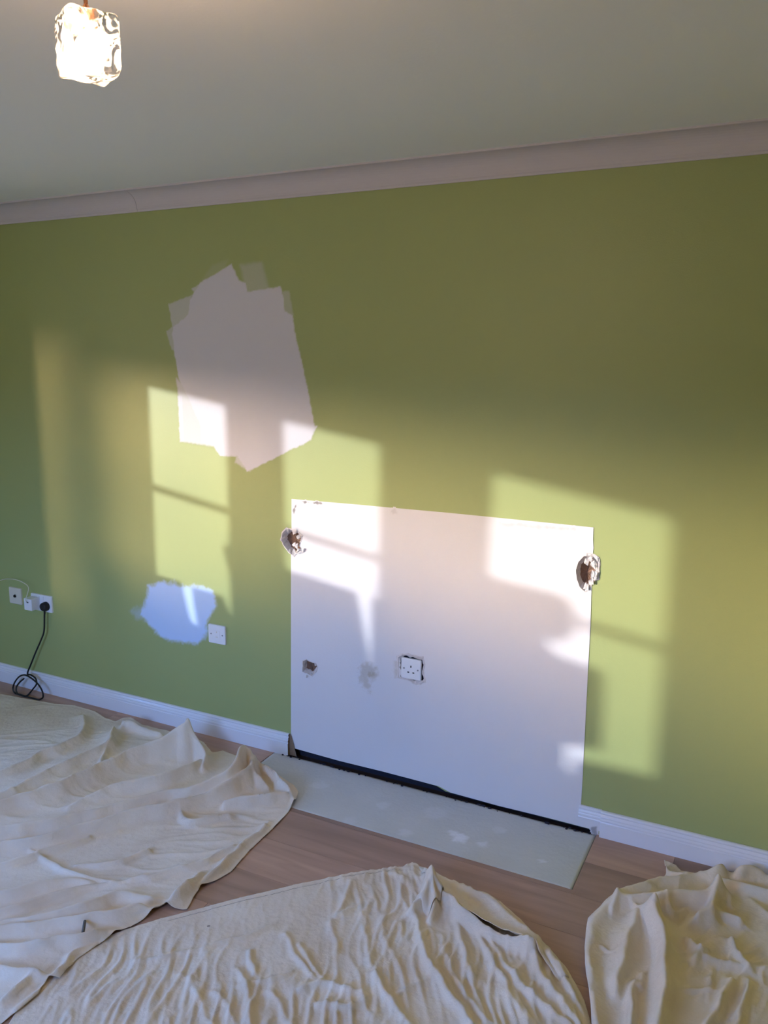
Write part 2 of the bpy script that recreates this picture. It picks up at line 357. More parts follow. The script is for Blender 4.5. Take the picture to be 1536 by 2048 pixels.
# lip round the panel
bm = bmesh.new()
n_ = len(po)
for i in range(n_):
    a, b = po[i], po[(i + 1) % n_]
    bm.faces.new([bm.verts.new(p) for p in ((a[0], PY, a[1]), (b[0], PY, b[1]), (b[0], 0.0005, b[1]), (a[0], 0.0005, a[1]))])
bmobj('panel_edge', bm, M_patch, wall)

def crater(name, outline, y0, depth, m_rim, m_floor, seed, inner=.62, shift=(0, 0), lab=None):
    r = random.Random(seed); O = PX(outline, y0); n = len(O) * 3
    P = []
    for i in range(len(O)):                                   # subdivide and roughen
        a, b = O[i], O[(i + 1) % len(O)]
        for t in (0, .33, .66):
            P.append((a[0] * (1 - t) + b[0] * t, a[1] * (1 - t) + b[1] * t))
    cx = sum(p[0] for p in P) / n + shift[0]; cz = sum(p[1] for p in P) / n + shift[1]
    rings = [[(p[0], y0 - r.uniform(.0005, .0035), p[1]) for p in P]]
    rings.insert(0, [(cx + (p[0] - cx) * (1.06 + r.random() * .10), y0 - .0002, cz + (p[1] - cz) * (1.05 + r.random() * .10)) for p in P])
    for k, dd in ((.86, .25), (inner, .7)):
        rings.append([(cx + (p[0] - cx) * (k + r.uniform(-.06, .06)), y0 + depth * dd * r.uniform(.7, 1.2), cz + (p[1] - cz) * (k + r.uniform(-.06, .06))) for p in P])
    v = [p for R in rings for p in R]; f = []
    for j in range(len(rings) - 1):
        for i in range(n): f.append((j * n + i, j * n + (i + 1) % n, (j + 1) * n + (i + 1) % n, (j + 1) * n + i))
    o = mesh(name, v, f, m_rim, wall)
    base = rings[-1]; v2 = [(cx, y0 + depth, cz)] + list(base); f2 = [(0, 1 + i, 1 + (i + 1) % n) for i in range(n)]
    mesh('hole_floor', v2, f2, m_floor, o)
    if lab: o['label'] = lab
    return o
h1 = crater('torn_hole', hole_left, PY, .035, M_torn, M_brown, 3, .70, (-.014, .004), 'torn hole at the left edge of the white panel')
h2 = crater('torn_hole', hole_right, PY, .035, M_torn, M_brown, 8, .70, (-.010, -.006), 'torn hole at the right edge of the white panel')
h3 = crater('torn_hole', hole_small, PY, .03, M_torn, M_brown, 5, .72, (-.01, .003), 'small broken hole low in the white panel')
h4 = crater('socket_cutout', hole_sock, PY, .03, M_torn, M_gap, 9, .96)
def flakes(parent, pts, seed, n=10, s=.010):
    r = random.Random(seed); bm = bmesh.new()
    for k in range(n):
        x, z = W(*pts[k % len(pts)]); x += r.uniform(-.008, .008); z += r.uniform(-.008, .008)
        a = r.uniform(0, 6.28); c = []
        for j in range(5):
            q = a + j * 1.256; R_ = s * r.uniform(.4, 1.1); c.append(bm.verts.new((x + R_ * math.cos(q), PY - .002 - r.uniform(0, .007), z + R_ * 1.5 * math.sin(q))))
        t = bm.verts.new((x, PY - r.uniform(.004, .010), z))
        for j in range(5): bm.faces.new((c[j], c[(j + 1) % 5], t))
    bmobj('torn_paper', bm, M_torn, parent)
flakes(h1, [(590,1066),(598,1075),(592,1085),(597,1095),(588,1100),(605,1100),(575,1060)], 2, 9, .010)
flakes(h2, [(1188,1122),(1192,1135),(1186,1145),(1190,1152),(1182,1160),(1178,1120),(1172,1176)], 4, 14, .011)
flakes(h3, [(630,1330),(626,1346),(618,1350)], 6, 4, .006)

# coats of paint, filler and scuffs
main = [(463,528),(478,560),(492,566),(495,583),(560,573),(567,590),(570,622),(585,630),(590,665),(603,720),(617,785),(629,850),(630,858),(622,880),(604,890),(580,900),(560,912),(495,943),(474,912),(440,912),(428,893),(402,884),(400,850),(378,800),(358,760),(350,710),(344,668),(346,655),(376,628),(380,600),(400,566)]
o = decal('roller_paint', [(main, 1.0), ([(337,608),(384,590),(382,625),(346,660)], .62), ([(332,662),(350,650),(360,700),(344,700)], .55), ([(383,578),(463,528),(470,545),(400,590)], .72),
    ([(480,530),(524,524),(538,580),(494,585)], .33, .012), ([(425,530),(455,520),(450,545),(400,565)], .12, .012), ([(560,582),(578,582),(588,632),(566,628)], .35), ([(352,755),(400,800),(440,905),(428,893),(361,883),(358,800)], .84, .006), ([(356,790),(366,790),(368,884),(360,884)], .98), ([(500,880),(500,943),(470,925),(474,905)], .7, .006), ([(440,897),(500,897),(500,915),(440,912)], .9), ([(595,870),(634,852),(628,868),(612,884)], .9)],
    M_roller, wall, -.0002, .0035, .0045, rag=.003)
o['label'] = 'ragged patch of white roller paint high on the green wall'
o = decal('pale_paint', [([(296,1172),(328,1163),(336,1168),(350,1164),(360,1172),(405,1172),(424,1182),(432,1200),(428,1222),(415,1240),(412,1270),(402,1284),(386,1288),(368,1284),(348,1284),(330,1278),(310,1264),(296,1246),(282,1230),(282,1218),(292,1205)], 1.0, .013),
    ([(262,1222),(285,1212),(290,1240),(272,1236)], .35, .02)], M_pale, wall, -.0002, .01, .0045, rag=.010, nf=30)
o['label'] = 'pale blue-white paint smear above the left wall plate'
decal('filler_mark', [([(722,1330),(735,1326),(752,1334),(756,1350),(746,1362),(738,1358),(740,1372),(742,1384),(730,1376),(720,1360)], .55, .012), ([(736,1340),(750,1345),(742,1356),(734,1354)], .9, .006)], M_fill, wall, PY - .0002, .01, .004, rag=.012, nf=60)
decal('filler_mark', [([(788,1325),(797,1320),(797,1352),(790,1354)], .45, .008)], M_fill, wall, PY - .0002, .008, .004, rag=.006)
for k, s in enumerate(([(604,1003),(612,1001),(619,1005),(610,1006)], [(626,1005),(636,1003),(645,1007),(641,1009),(628,1007)], [(588,1015),(593,1010),(591,1022),(588,1028),(586,1022)])):
    decal('scuff_mark', [(s, .9, .003)], M_scuff, wall, PY - .0002, .003, .0025, rag=.004, nf=90)
decal('scuff_mark', [([(1000,1044),(1040,1047),(1090,1052),(1150,1057),(1150,1060),(1080,1057),(1000,1050)], .22, .006), ([(780,1022),(790,1018),(796,1028),(784,1026)], .2, .005)], M_scuff, wall, PY - .0002, .006, .004, rag=.007, nf=60)
decal('scuff_mark', [([(1160,1510),(1168,1505),(1166,1530),(1158,1535)], .0, .004), ([(1182,1655),(1194,1652),(1195,1668),(1188,1670)], .7, .004)], M_scuff, wall, PY - .0006, .006, .003, rag=.004, nf=60)

# floor: subfloor, planks cut round the hearth slab
floor = box('floor', (XL, XR, YR, .09, -.10, -.009), M_under); tag(floor, kind='structure')
SL = (GX0, GX1, -.362, -.010)      # slab rectangle x0 x1 y0 y1
PW = .192; gap = .0007
yb = 0.0; row = 0
def plank(rects):
    bm = bmesh.new()
    for (a, b, c, d) in rects: box_bm(bm, a + gap, b - gap, c + gap, d - gap, -.0085, 0.0)
    return bmobj('plank', bm, M_wood, floor)
ytop = .0
while ytop > YR + .01:
    y1, y0 = ytop, max(ytop - PW, YR + .001)
    x = XL + .01 - [0.9, .35, 1.05, .15, .6][row % 5]
    while x < XR:
        a, b = max(x, XL + .005), min(x + 1.285, XR - .005); x += 1.285
        if b - a < .02: continue
        if y1 <= SL[2] or a >= SL[1] or b <= SL[0]: plank([(a, b, y0, y1)]); continue
        rs = []
        if a < SL[0]: rs.append((a, SL[0], y0, y1))
        if b > SL[1]: rs.append((SL[1], b, y0, y1))
        if y0 < SL[2]: rs.append((max(a, SL[0]) - 2 * gap, min(b, SL[1]) + 2 * gap, y0, SL[2]))
        if rs: plank(rs)
    ytop -= PW; row += 1

# hearth slab with an uneven front face and lighter blotches of old adhesive
gx = np.linspace(SL[0] + .002, SL[1] - .002, 120); gy = np.linspace(SL[2] + .002, SL[3], 40)
X, Y = np.meshgrid(gx, gy); Z = -.0012 + .0012 * noise2(X * 9, Y * 9) + .0006 * noise2(X * 40, Y * 40)
idx = np.arange(X.size).reshape(X.shape)
v = np.stack([X.ravel(), Y.ravel(), Z.ravel()], 1); f = np.stack([idx[:-1, :-1].ravel(), idx[:-1, 1:].ravel(), idx[1:, 1:].ravel(), idx[1:, :-1].ravel()], 1)
nb = len(v)
ring = list(idx[0, :]) + list(idx[1:, -1]) + list(idx[-1, -2::-1]) + list(idx[-2:0:-1, 0])
v = list(map(tuple, v)) + [(v[i][0], v[i][1], -.0088) for i in ring]
f = list(map(tuple, f)) + [(ring[i], nb + i, nb + (i + 1) % len(ring), ring[(i + 1) % len(ring)]) for i in range(len(ring))]
slab = mesh('hearth_slab', v, f, None, None, True); slab.data.materials.append(M_slab)
tag(slab, 'long grey screed hearth slab set in the floor below the white panel', 'slab')
t = M_slab.node_tree; p_ = t.nodes['Principled BSDF']; at = t.nodes.new('ShaderNodeAttribute'); at.attribute_name = 'cover'
mx = t.nodes.new('ShaderNodeMix'); mx.data_type = 'RGBA'; src = p_.inputs['Base Color'].links[0].from_socket
t.links.new(at.outputs['Fac'], mx.inputs[0]); t.links.new(src, mx.inputs[6]); mx.inputs[7].default_value = (.86, .86, .88, 1); t.links.new(mx.outputs[2], p_.inputs['Base Color'])
cov = np.zeros(X.shape)
for (px, py, r, c) in ((918,1675,.035,.9),(905,1665,.02,.7),(965,1688,.022,.6),(765,1610,.03,.25),(810,1665,.03,.3),(1085,1720,.012,.6),(640,1570,.04,.2),(870,1625,.05,.2),(1000,1660,.03,.25),(700,1640,.03,.2)):
    a, b = F(px, py); d = np.hypot(X - a, Y - b) + .012 * noise2(X * 45, Y * 45); cov = np.maximum(cov, c * (1 - sstep(d, r * .6, r)))
cv = np.zeros(len(v)); cv[:nb] = cov.ravel(); add_attr(slab.data, 'cover', cv)
# broken bits of mortar along the gap
bm = bmesh.new(); r = random.Random(3)
for k in range(46):
    x = r.uniform(GX0 + .03, GX1 - .02); s = r.uniform(.002, .006)
    y_ = r.uniform(-.020, -.008); m = Matrix.Translation((x, y_, s * .4 - .001)) @ Matrix.Diagonal((s * r.uniform(.8, 2), s, s * .7, 1)) @ Matrix.Rotation(r.random() * 3, 4, 'Z')
    bmesh.ops.create_icosphere(bm, subdivisions=1, radius=1, matrix=m)
tag(bmobj('mortar_crumbs', bm, M_gap), 'dark mortar crumbs along the gap under the white panel', 'rubble', kind='stuff')

# ceiling with coving
ceil = box('ceiling', (XL - .2, XR + .2, YR - .2, .2, ZC, ZC + .1), M_ceil); tag(ceil, kind='structure')
hC = .080; z0 = ZC - hC
prof = [(0.0, z0), (-.006, z0), (-.007, z0 + .007)]
for k in range(11):
    a = math.pi / 2 * k / 10; prof.append((-.010 - (hC - .017) * (1 - math.cos(a)), z0 + .010 + (hC - .017) * math.sin(a)))
prof += [(-hC + .003, ZC - .007), (-hC, ZC - .006), (-hC, ZC), (0.0, ZC)]
def strip(name, prof, xa, xb, mat_, parent=None, rot=None, smooth=True):
    v = [(x, p[0], p[1]) for x in (xa, xb) for p in prof]; n = len(prof)
    f = [(i, (i + 1) % n, n + (i + 1) % n, n + i) for i in range(n)] + [tuple(range(n)), tuple(range(2 * n - 1, n - 1, -1))]
    o = mesh(name, v, f, mat_, parent); return o
joint = W(275, 372)[0]
cv_ = strip('trim_1', prof, XL, joint - .0008, M_cove); tag(cv_, kind='structure')
cv2 = strip('trim_2', prof, joint + .0008, XR, M_cove); tag(cv2, kind='structure')

# skirting
def crease(o, ang=.6):
    me = o.data; bm = bmesh.new(); bm.from_mesh(me)
    for f in bm.faces: f.smooth = True
    for e in bm.edges: e.smooth = not (len(e.link_faces) == 2 and e.calc_face_angle(9) > ang)
    bm.to_mesh(me); bm.free()
SKH = .0985
sk = [(0, 0), (-.0175, 0), (-.0175, .056)] + [(-.0175 + .0035 * math.sin(a), .0585 - .0025 * math.cos(a)) for a in (.3, .8, 1.3)] + [(-.0135, .0605)]
sk += [(-.0125 - .0036 * math.sin(a), .0665 - .0055 * math.cos(a)) for a in np.linspace(.2, 2.95, 9)] + [(-.0112, .0735)]
sk += [(-.0050 - .0085 * math.cos(a), .0745 + .0095 * math.sin(a)) for a in np.linspace(.1, 1.0, 6)] + [(-.0085, .0845)]
sk += [(-.0050 - .0060 * math.sin(a), .0915 - .0062 * math.cos(a)) for a in np.linspace(.35, 2.9, 9)] + [(-.0030, SKH), (0, SKH)]
bl = strip('baseboard_left', sk, XL, -1.852, M_gloss); crease(bl); tag(bl, kind='structure')
mesh('raw_end', [(-1.8515, p[0], p[1]) for p in sk], [tuple(range(len(sk)))[::-1]], M_raw, bl)
mesh('torn_plaster_strip', [(-1.850, -.004, .0), (-1.815, -.004, .0), (-1.83, -.006, .06), (-1.842, -.004, .098), (-1.850, -.004, .098)], [(0, 1, 2, 3, 4)], M_raw, bl)
br = strip('baseboard_right', sk, GX1 + .012, XR, M_gloss); crease(br); tag(br, kind='structure')
strip('skirting_stub', [(p[0] * .55, p[1]) for p in sk[2:-1]] + [(0, SKH), (0, .056)], -.594, GX1 + .0122, M_gloss, br)

# side wall (holds the sunlit window), rear wall, right wall
def wall_with_openings(name, axis, pos, thick, a0, a1, opens, mat_):
    """vertical wall at axis=pos; opens = [(a, b, z0, z1)] sorted"""
    bm = bmesh.new()
    def bx(a, b, c, d):
        if b - a < 1e-4 or d - c < 1e-4: return
        if axis == 'x': box_bm(bm, pos - thick, pos, a, b, c, d)
        else: box_bm(bm, a, b, pos - thick, pos, c, d)
    cur = a0
    for (a, b, c, d) in opens:
        bx(cur, a, -.1, ZC); bx(a, b, -.1, c); bx(a, b, d, ZC); cur = b
    bx(cur, a1, -.1, ZC); o = bmobj(name, bm, mat_); tag(o, kind='structure'); return o
def sy(xw): return -(xw - XL)          # sun path from the green wall back to the side wall
WL = [(sy(-2.051), sy(-2.535)), (sy(-1.325), sy(-1.830)), (sy(-.245), sy(-.935))]   # panes y0,y1
WL = sorted([tuple(sorted(p)) for p in WL])
oy0, oy1 = WL[0][0] - .05, WL[-1][1] + .04
PN = (-1.87, -0.97, .70, 2.06)       # extra unseen pane, added to light the green wall's left end
wall_with_openings('wall_left', 'x', XL, .12, YR - .2, .09, [(oy0, oy1, WIN['z0'] - .05, WIN['z1'] + .05), (PN[0], PN[1], PN[2], PN[3])], M_white)
wf = empty('window_1', (XL - .06, (oy0 + oy1) / 2, WIN['z0'])); tag(wf, kind='structure')
zb = 1.465
def fb(n, a, b, c, d, t0=-.10, t1=-.03): return box(n, (XL + t0, XL + t1, a, b, c, d), M_pvc, wf)
fb('window_frame', oy0, oy1, WIN['z0'] - .05, WIN['z0']); fb('window_frame', oy0, oy1, WIN['z1'], WIN['z1'] + .05)
cur = oy0
for (a, b) in WL:
    fb('mullion', cur, a, WIN['z0'], WIN['z1']); fb('glazing_bar', a, b, zb - .014, zb + .014, -.08, -.05)
    box('pane', (XL - .068, XL - .064, a, b, WIN['z0'], WIN['z1']), M_pane, wf); cur = b
fb('mullion', cur, oy1, WIN['z0'], WIN['z1'])
w3 = empty('added_window', (XL - .06, (PN[0] + PN[1]) / 2, PN[2])); tag(w3, kind='structure')
for (a, b, c, d) in ((PN[0], PN[0] + .04, PN[2], PN[3]), (PN[1] - .04, PN[1], PN[2], PN[3]), (PN[0], PN[1], PN[2], PN[2] + .04), (PN[0], PN[1], PN[3] - .04, PN[3])):
    box('window_frame', (XL - .10, XL - .03, a, b, c, d), M_pvc, w3)
box('pane', (XL - .068, XL - .064, PN[0] + .04, PN[1] - .04, PN[2] + .04, PN[3] - .04), M_pane, w3)
# trunk-shaped column, added out of view to keep the sun off that pane
tx, ty = XL - 2.1, -1.46 - 2.1
bm = bmesh.new(); n = 20
for j, (zz, rr) in enumerate(((-.1, .40), (.2, .34), (1.0, .31), (2.2, .305), (3.0, .30), (3.6, .26))):
    for i in range(n):
        a = 2 * math.pi * i / n; q = rr + .012 * math.sin(i * 2.3 + j); bm.verts.new((tx + q * math.cos(a), ty + q * math.sin(a), zz))
bm.verts.ensure_lookup_table()
for j in range(5):
    for i in range(n): bm.faces.new([bm.verts[q] for q in (j * n + i, j * n + (i + 1) % n, (j + 1) * n + (i + 1) % n, (j + 1) * n + i)])
bm.faces.new([bm.verts[5 * n + i] for i in range(n)])
tag(bmobj('sun_blocker_trunk', bm, M_brown), 'trunk-shaped column added outside, out of view, to block the sun', 'sun blocker')
# bumpy block running north from the trunk, added unseen to hide the low glow
X, Y = np.meshgrid(np.linspace(0, 1, 60), np.linspace(0, 1, 29)); P0, P1 = np.array([-6.62, -3.20]), np.array([-7.3, -.2])
ax_ = (P1 - P0) / np.linalg.norm(P1 - P0); pr_ = np.array([ax_[1], -ax_[0]]); hv = []
for u, t_ in zip(X.ravel(), Y.ravel()):
    a_, z_ = (-.22, t_ * 3 * 2.35) if t_ < 1 / 3 else ((-.22 + (t_ * 3 - 1) * .44, 2.35) if t_ < 2 / 3 else (.22, (3 - t_ * 3) * 2.35))
    p = P0 + (P1 - P0) * u + pr_ * (a_ + .05 * rnd.uniform(-1, 1)); hv.append((p[0], p[1], max(z_ + .05 * rnd.uniform(-1, 1), -.1)))
idx = np.arange(X.size).reshape(X.shape)
hf = np.stack([idx[:-1, :-1].ravel(), idx[:-1, 1:].ravel(), idx[1:, 1:].ravel(), idx[1:, :-1].ravel()], 1)
tag(mesh('glow_blocker', hv, hf, mat('blocker_green', (.03, .06, .02), .8, .2, var=(30, .5))), 'dark green block added outside, out of view, to hide the low glow', 'glow blocker')
# unseen pier added in the near corner to darken the wall's left end
pier = box('shade_pier', (XL, -4.02, -.95, .0, 0, ZC), M_green); tag(pier, kind='structure')
# rear wall with a wide unseen window, added for fill light
RW = (-2.95, -1.10, .95, 2.10)
wall_with_openings('wall_rear', 'y', YR, .12, XL - .12, XR + .12, [RW], M_white)
wr = empty('fill_window', (-2.02, YR - .06, RW[2])); tag(wr, kind='structure')
for (a, b, c, d) in ((RW[0], RW[0] + .06, RW[2], RW[3]), (RW[1] - .06, RW[1], RW[2], RW[3]), (-2.05, -1.99, RW[2], RW[3]), (RW[0], RW[1], RW[2], RW[2] + .06), (RW[0], RW[1], RW[3] - .06, RW[3])):
    box('window_frame', (a, b, YR - .10, YR - .03, c, d), M_pvc, wr)
for (a, b) in ((RW[0] + .06, -2.05), (-1.99, RW[1] - .06)): box('pane', (a, b, YR - .068, YR - .064, RW[2] + .06, RW[3] - .06), M_pane, wr)
wall_with_openings('wall_right', 'x', XR + .12, .12, YR - .12, .09, [], M_green)

# boards and a television added by the side window, out of view, shaped to cut the sun patches
XO = -4.18
def sunpath(px, py):
    x, z = W(px, py); return (-(x - XO), z + .172 * (x - XO))
def leaning(label, P, x=XO, th=.012):
    pts = [(-(W(*p)[0] - x), W(*p)[1] + .172 * (W(*p)[0] - x)) for p in P]
    ys = [q[0] for q in pts]
    base = [(pts[-1][0], 0.0), (pts[0][0], 0.0)]
    o = prism('shadow_board', pts + base, 'x', x - th / 2, x + th / 2, M_board)
    tag(o, label, 'board', None); return o
leaning('narrow grey board added unseen by the side window to cut the sun patch', [(250,1120),(316,1150),(362,1164),(376,1228),(388,1258)])
leaning('low grey board with a sloping edge, added unseen to cut the sun patch', [(402,1262),(395,1240),(386,1174),(444,1192),(462,1240),(476,1300),(480,1306)], XO + .03)
leaning('tall grey board added unseen to cut the sun through the middle panes', [(560,1330),(512,1315),(488,1262),(470,1180),(446,1090),(500,1108),(586,1143),(712,1184),(735,1300),(738,1350)], XO + .06)
leaning('wide grey board added unseen to cut the sun patch beside the television', [(741,1350),(745,1300),(747,1193),(812,1216),(900,1200),(1000,1245),(1092,1286),(1108,1308),(1172,1330),(1206,1345),(1200,1500),(1130,1490)], XO + .03)
P = [(930,1135),(1000,1157),(1125,1190),(1142,1200),(1150,1220),(1150,1262),(1140,1280),(1110,1284),(930,1240)]
XT = XO - .14
blk_pts = [(-(W(*p)[0] - XT), W(*p)[1] + .172 * (W(*p)[0] - XT)) for p in P]
blk = empty('blocker', (XT, blk_pts[0][0], 0)); tag(blk, 'flat television with rounded corners added unseen to cut the sun patch', 'blocker')  # rounded panel on a post, added out of view for its shadow
prism('blocker_face', blk_pts, 'x', XT - .03, XT, M_black, blk)
cy_ = sum(p[0] for p in blk_pts) / len(blk_pts)
box('post', (XT - .04, XT - .03, cy_ - .03, cy_ + .03, .02, 1.5), M_black, blk); box('base', (XT - .15, XT + .05, cy_ - .15, cy_ + .15, 0, .02), M_black, blk)
bx_ = box('sun_blocker_box', (XL + .03, XL + .3, sunpath(1390,1500)[0] , sunpath(1315,1500)[0], 0, .935), M_card); tag(bx_, 'tall brown box added unseen by the side window to cut the sun patch', 'box')  # unseen box, added to darken the foot of the last sun patch

# ================================================================ PENDANT LAMP
def lamp():
    k = 1.27; k_s = .88
    c = CAM + ray(176, 92) / FPX * k
    root = empty('pendant_lamp', (c[0], c[1], ZC)); tag(root, 'lit square glass cube lamp hanging from the ceiling on a thin stem', 'lamp')
    cx, cy, cz = c; s = .0378; rz = math.radians(-27)
    R = Matrix.Translation((cx, cy, cz)) @ Matrix.Rotation(rz, 4, 'Z')
    # outer block with softened, slightly wavy faces; round well inside
    n = 14; r = random.Random(4)
    def block(sx, sz, wave, pw):
        bm = bmesh.new(); bmesh.ops.create_cube(bm, size=2); bmesh.ops.subdivide_edges(bm, edges=bm.edges[:], cuts=n, use_grid_fill=True)
        for v in bm.verts:
            p = v.co.copy(); L = (abs(p.x) ** pw + abs(p.y) ** pw + abs(p.z) ** pw) ** (1 / pw); p = p / L
            q = 1 + wave * (math.sin(p.x * 9 + p.z * 7) * math.sin(p.y * 8 - p.z * 5) + .6 * math.sin(p.z * 13 + p.x * 5))
            v.co = R @ Vector((p.x * sx * q, p.y * sx * q, p.z * sz * q))
        return bm
    outer_ = block(s * 1.03, s * 1.15, .020, 14)
    inner = bmesh.new()
    seg = 28; prof_ = [(0, -.024), (.010, -.0245), (.018, -.022), (.0225, -.014), (.0245, 0), (.024, .016), (.020, .026), (.015, .031), (.013, .0415)]
    rows = []
    for (rr, zz) in prof_:
        rows.append([inner.verts.new(R @ Vector(((rr + .0011 * math.sin(i * 1.35 + zz * 200)) * math.cos(2 * math.pi * i / seg), (rr + .0011 * math.sin(i * 1.35 + zz * 200)) * math.sin(2 * math.pi * i / seg), zz))) for i in range(seg)] if rr else [inner.verts.new(R @ Vector((0, 0, zz)))])
    for j in range(len(rows) - 1):
        for i in range(seg):
            a = rows[j]; b = rows[j + 1]
            if len(a) == 1: inner.faces.new((a[0], b[(i + 1) % seg], b[i]))
            else: inner.faces.new((a[i], a[(i + 1) % seg], b[(i + 1) % seg], b[i]))
    bmesh.ops.recalc_face_normals(inner, faces=inner.faces)
    me = bpy.data.meshes.new('inner_'); inner.to_mesh(me); inner.free(); me.flip_normals()
    bmesh.ops.recalc_face_normals(outer_, faces=outer_.faces); outer_.from_mesh(me); bpy.data.meshes.remove(me)
    gm_ = bpy.data.meshes.new('glass_shade'); outer_.to_mesh(gm_); outer_.free(); gm_.polygons.foreach_set('use_smooth', [True] * len(gm_.polygons))
    link('glass_shade', gm_, M_cube, root)
    mb = bpy.data.materials.new('halogen_glow'); mb.use_nodes = True; t = mb.node_tree; t.nodes.clear()
    o_ = t.nodes.new('ShaderNodeOutputMaterial'); e = t.nodes.new('ShaderNodeEmission'); e.inputs[0].default_value = (1, .62, .36, 1); e.inputs[1].default_value = LAMP_E
    t.links.new(e.outputs[0], o_.inputs[0])
    def lathe(name, pr, m, seg=20):
        v = []; f = []
        for (rr, zz) in pr:
            for i in range(seg): v.append((cx + rr * math.cos(2 * math.pi * i / seg), cy + rr * math.sin(2 * math.pi * i / seg), cz + zz))
        for j in range(len(pr) - 1):
            for i in range(seg): f.append((j * seg + i, j * seg + (i + 1) % seg, (j + 1) * seg + (i + 1) % seg, (j + 1) * seg + i))
        return mesh(name, v, f, m, root, True)
    lathe('bulb', [(.001, -.021), (.010, -.0195), (.0165, -.014), (.0185, -.004), (.0175, .006), (.012, .014), (.008, .018)], mb)
    lathe('lamp_holder', [(.004, .017), (.009, .018), (.0105, .021), (.0105, .040), (.0120, .043), (.0120, .050), (.006, .054), (.0035, .058)], M_brass)
    lathe('stem', [(.0032, .055), (.0032, ZC - cz - .02)], M_brass)
    lathe('ceiling_rose', [(.004, ZC - cz - .035), (.03, ZC - cz - .03), (.05, ZC - cz - .012), (.052, ZC - cz - .001)], M_brass)
LAMP_E = 1700.0
lamp()

# ================================================================ WALL PLATES, PLUGS, CABLES
def rrect(cx, cz, w_, h_, r_=.006, n=5):
    o = []
    for (sx, sz, a0) in ((1, 1, 0), (-1, 1, 90), (-1, -1, 180), (1, -1, 270)):
        for k in range(n + 1):
            a = math.radians(a0 + 90 * k / n); o.append((cx + sx * (w_ / 2 - r_) + r_ * math.cos(a), cz + sz * (h_ / 2 - r_) + r_ * math.sin(a)))
    return o
def plate(root, cx, cz, w_, h_, yb_, m):
    bm = bmesh.new(); A = rrect(cx, cz, w_, h_, .005); B = rrect(cx, cz, w_, h_, .005); Cc = rrect(cx, cz, w_ - .004, h_ - .004, .004); n = len(A)
    L = [[bm.verts.new((p[0], y, p[1])) for p in Q] for Q, y in ((A, yb_), (B, yb_ - .007), (Cc, yb_ - .0092))]
    for j in range(2):
        for i in range(n): bm.faces.new((L[j][i], L[j][(i + 1) % n], L[j + 1][(i + 1) % n], L[j + 1][i]))
    bm.faces.new(L[2]); bm.faces.new(L[0][::-1]); return bmobj('faceplate', bm, m, root)
def slot(root, cx, cz, w_, h_, yf, name='pin_slot', m=None):
    return box(name, (cx - w_ / 2, cx + w_ / 2, yf - .0004, yf + .002, cz - h_ / 2, cz + h_ / 2), m or M_dark, root)
def screw(root, cx, cz, yf): 
    s = cyl_y('screw', cx, cz, .0034, yf - .0012, yf + .001, M_steel, root, 12, .0034); return s
# socket in the white panel
x0, zt = W(800, 1312); x1, zb_ = W(845, 1364)
cx, cz = (x0 + x1) / 2, (zt + zb_) / 2
s1 = empty('wall_socket', (cx, 0, cz)); tag(s1, 'white single three-pin socket in a ragged cut-out of the white panel', 'socket')
pl = plate(s1, cx, cz, .086, .084, .006, M_plas); yf = .006 - .0092
slot(s1, cx, cz + .010, .0045, .009, yf); slot(s1, cx - .011, cz - .014, .008, .0045, yf); slot(s1, cx + .011, cz - .014, .008, .0045, yf)
screw(s1, cx - .030, cz, yf); screw(s1, cx + .030, cz, yf)
box('back_box', (cx - .036, cx + .036, .008, .035, cz - .036, cz + .036), M_dark, s1)
# plate left of the panel
x0, zt = W(417, 1246); x1, zb_ = W(455, 1290); cx, cz = (x0 + x1) / 2, (zt + zb_) / 2
s2 = empty('wall_plate', (cx, 0, cz)); tag(s2, 'white square wall plate with two screws beside the pale paint smear', 'wall plate')
plate(s2, cx, cz, .094, .086, 0, M_plas); yf = -.0092
screw(s2, cx - .031, cz, yf); screw(s2, cx + .031, cz, yf)
prism('outlet_rim', rrect(cx, cz, .036, .036, .006), 'y', yf - .0008, yf + .001, M_plas, s2)
slot(s2, cx, cz - .012, .012, .003, yf - .0008, 'slot', M_cream); slot(s2, cx, cz + .011, .004, .007, yf - .0008, 'slot', M_cream)
# aerial plate far left
x0, zt = W(20, 1172); x1, zb_ = W(45, 1209); cx, cz = W(33, 1191)
s3 = empty('aerial_plate', (cx, 0, cz)); tag(s3, 'cream square aerial plate with dark jack at the far left of the wall', 'wall plate')
plate(s3, cx, cz, .088, .086, 0, M_cream); cyl_y('jack', cx, cz, .0065, -.015, -.008, M_dark, s3, 16); cyl_y('jack_ring', cx, cz, .0095, -.0105, -.008, M_steel, s3, 16)
# double socket
xr, _ = W(106, 1205); _, cz = W(90, 1206); cx = xr - .073
s4 = empty('wall_socket', (cx, 0, cz)); tag(s4, 'white double socket holding a charger and a black plug', 'socket')
plate(s4, cx, cz, .146, .086, 0, M_plas); yf = -.0092
for q in (-1, 1):
    slot(s4, cx + q * .036, cz - .006, .005, .009, yf); slot(s4, cx + q * .036 - .011, cz - .026, .007, .004, yf); slot(s4, cx + q * .036 + .011, cz - .026, .007, .004, yf)
    prism('rocker_switch', rrect(cx + q * .014, cz + .026, .012, .020, .002), 'y', yf - .003, yf + .001, M_plas, s4)
# charger
ch = empty('charger', (cx - .036, yf, cz)); tag(ch, 'white square plug-in charger in the left half of the double socket', 'charger')
box('body', (cx - .036 - .027, cx - .036 + .027, yf - .052, yf - .0002, cz - .030, cz + .030), M_plas, ch, .004, 3)
slot(ch, cx - .036, cz + .012, .012, .005, yf - .0525, 'port')
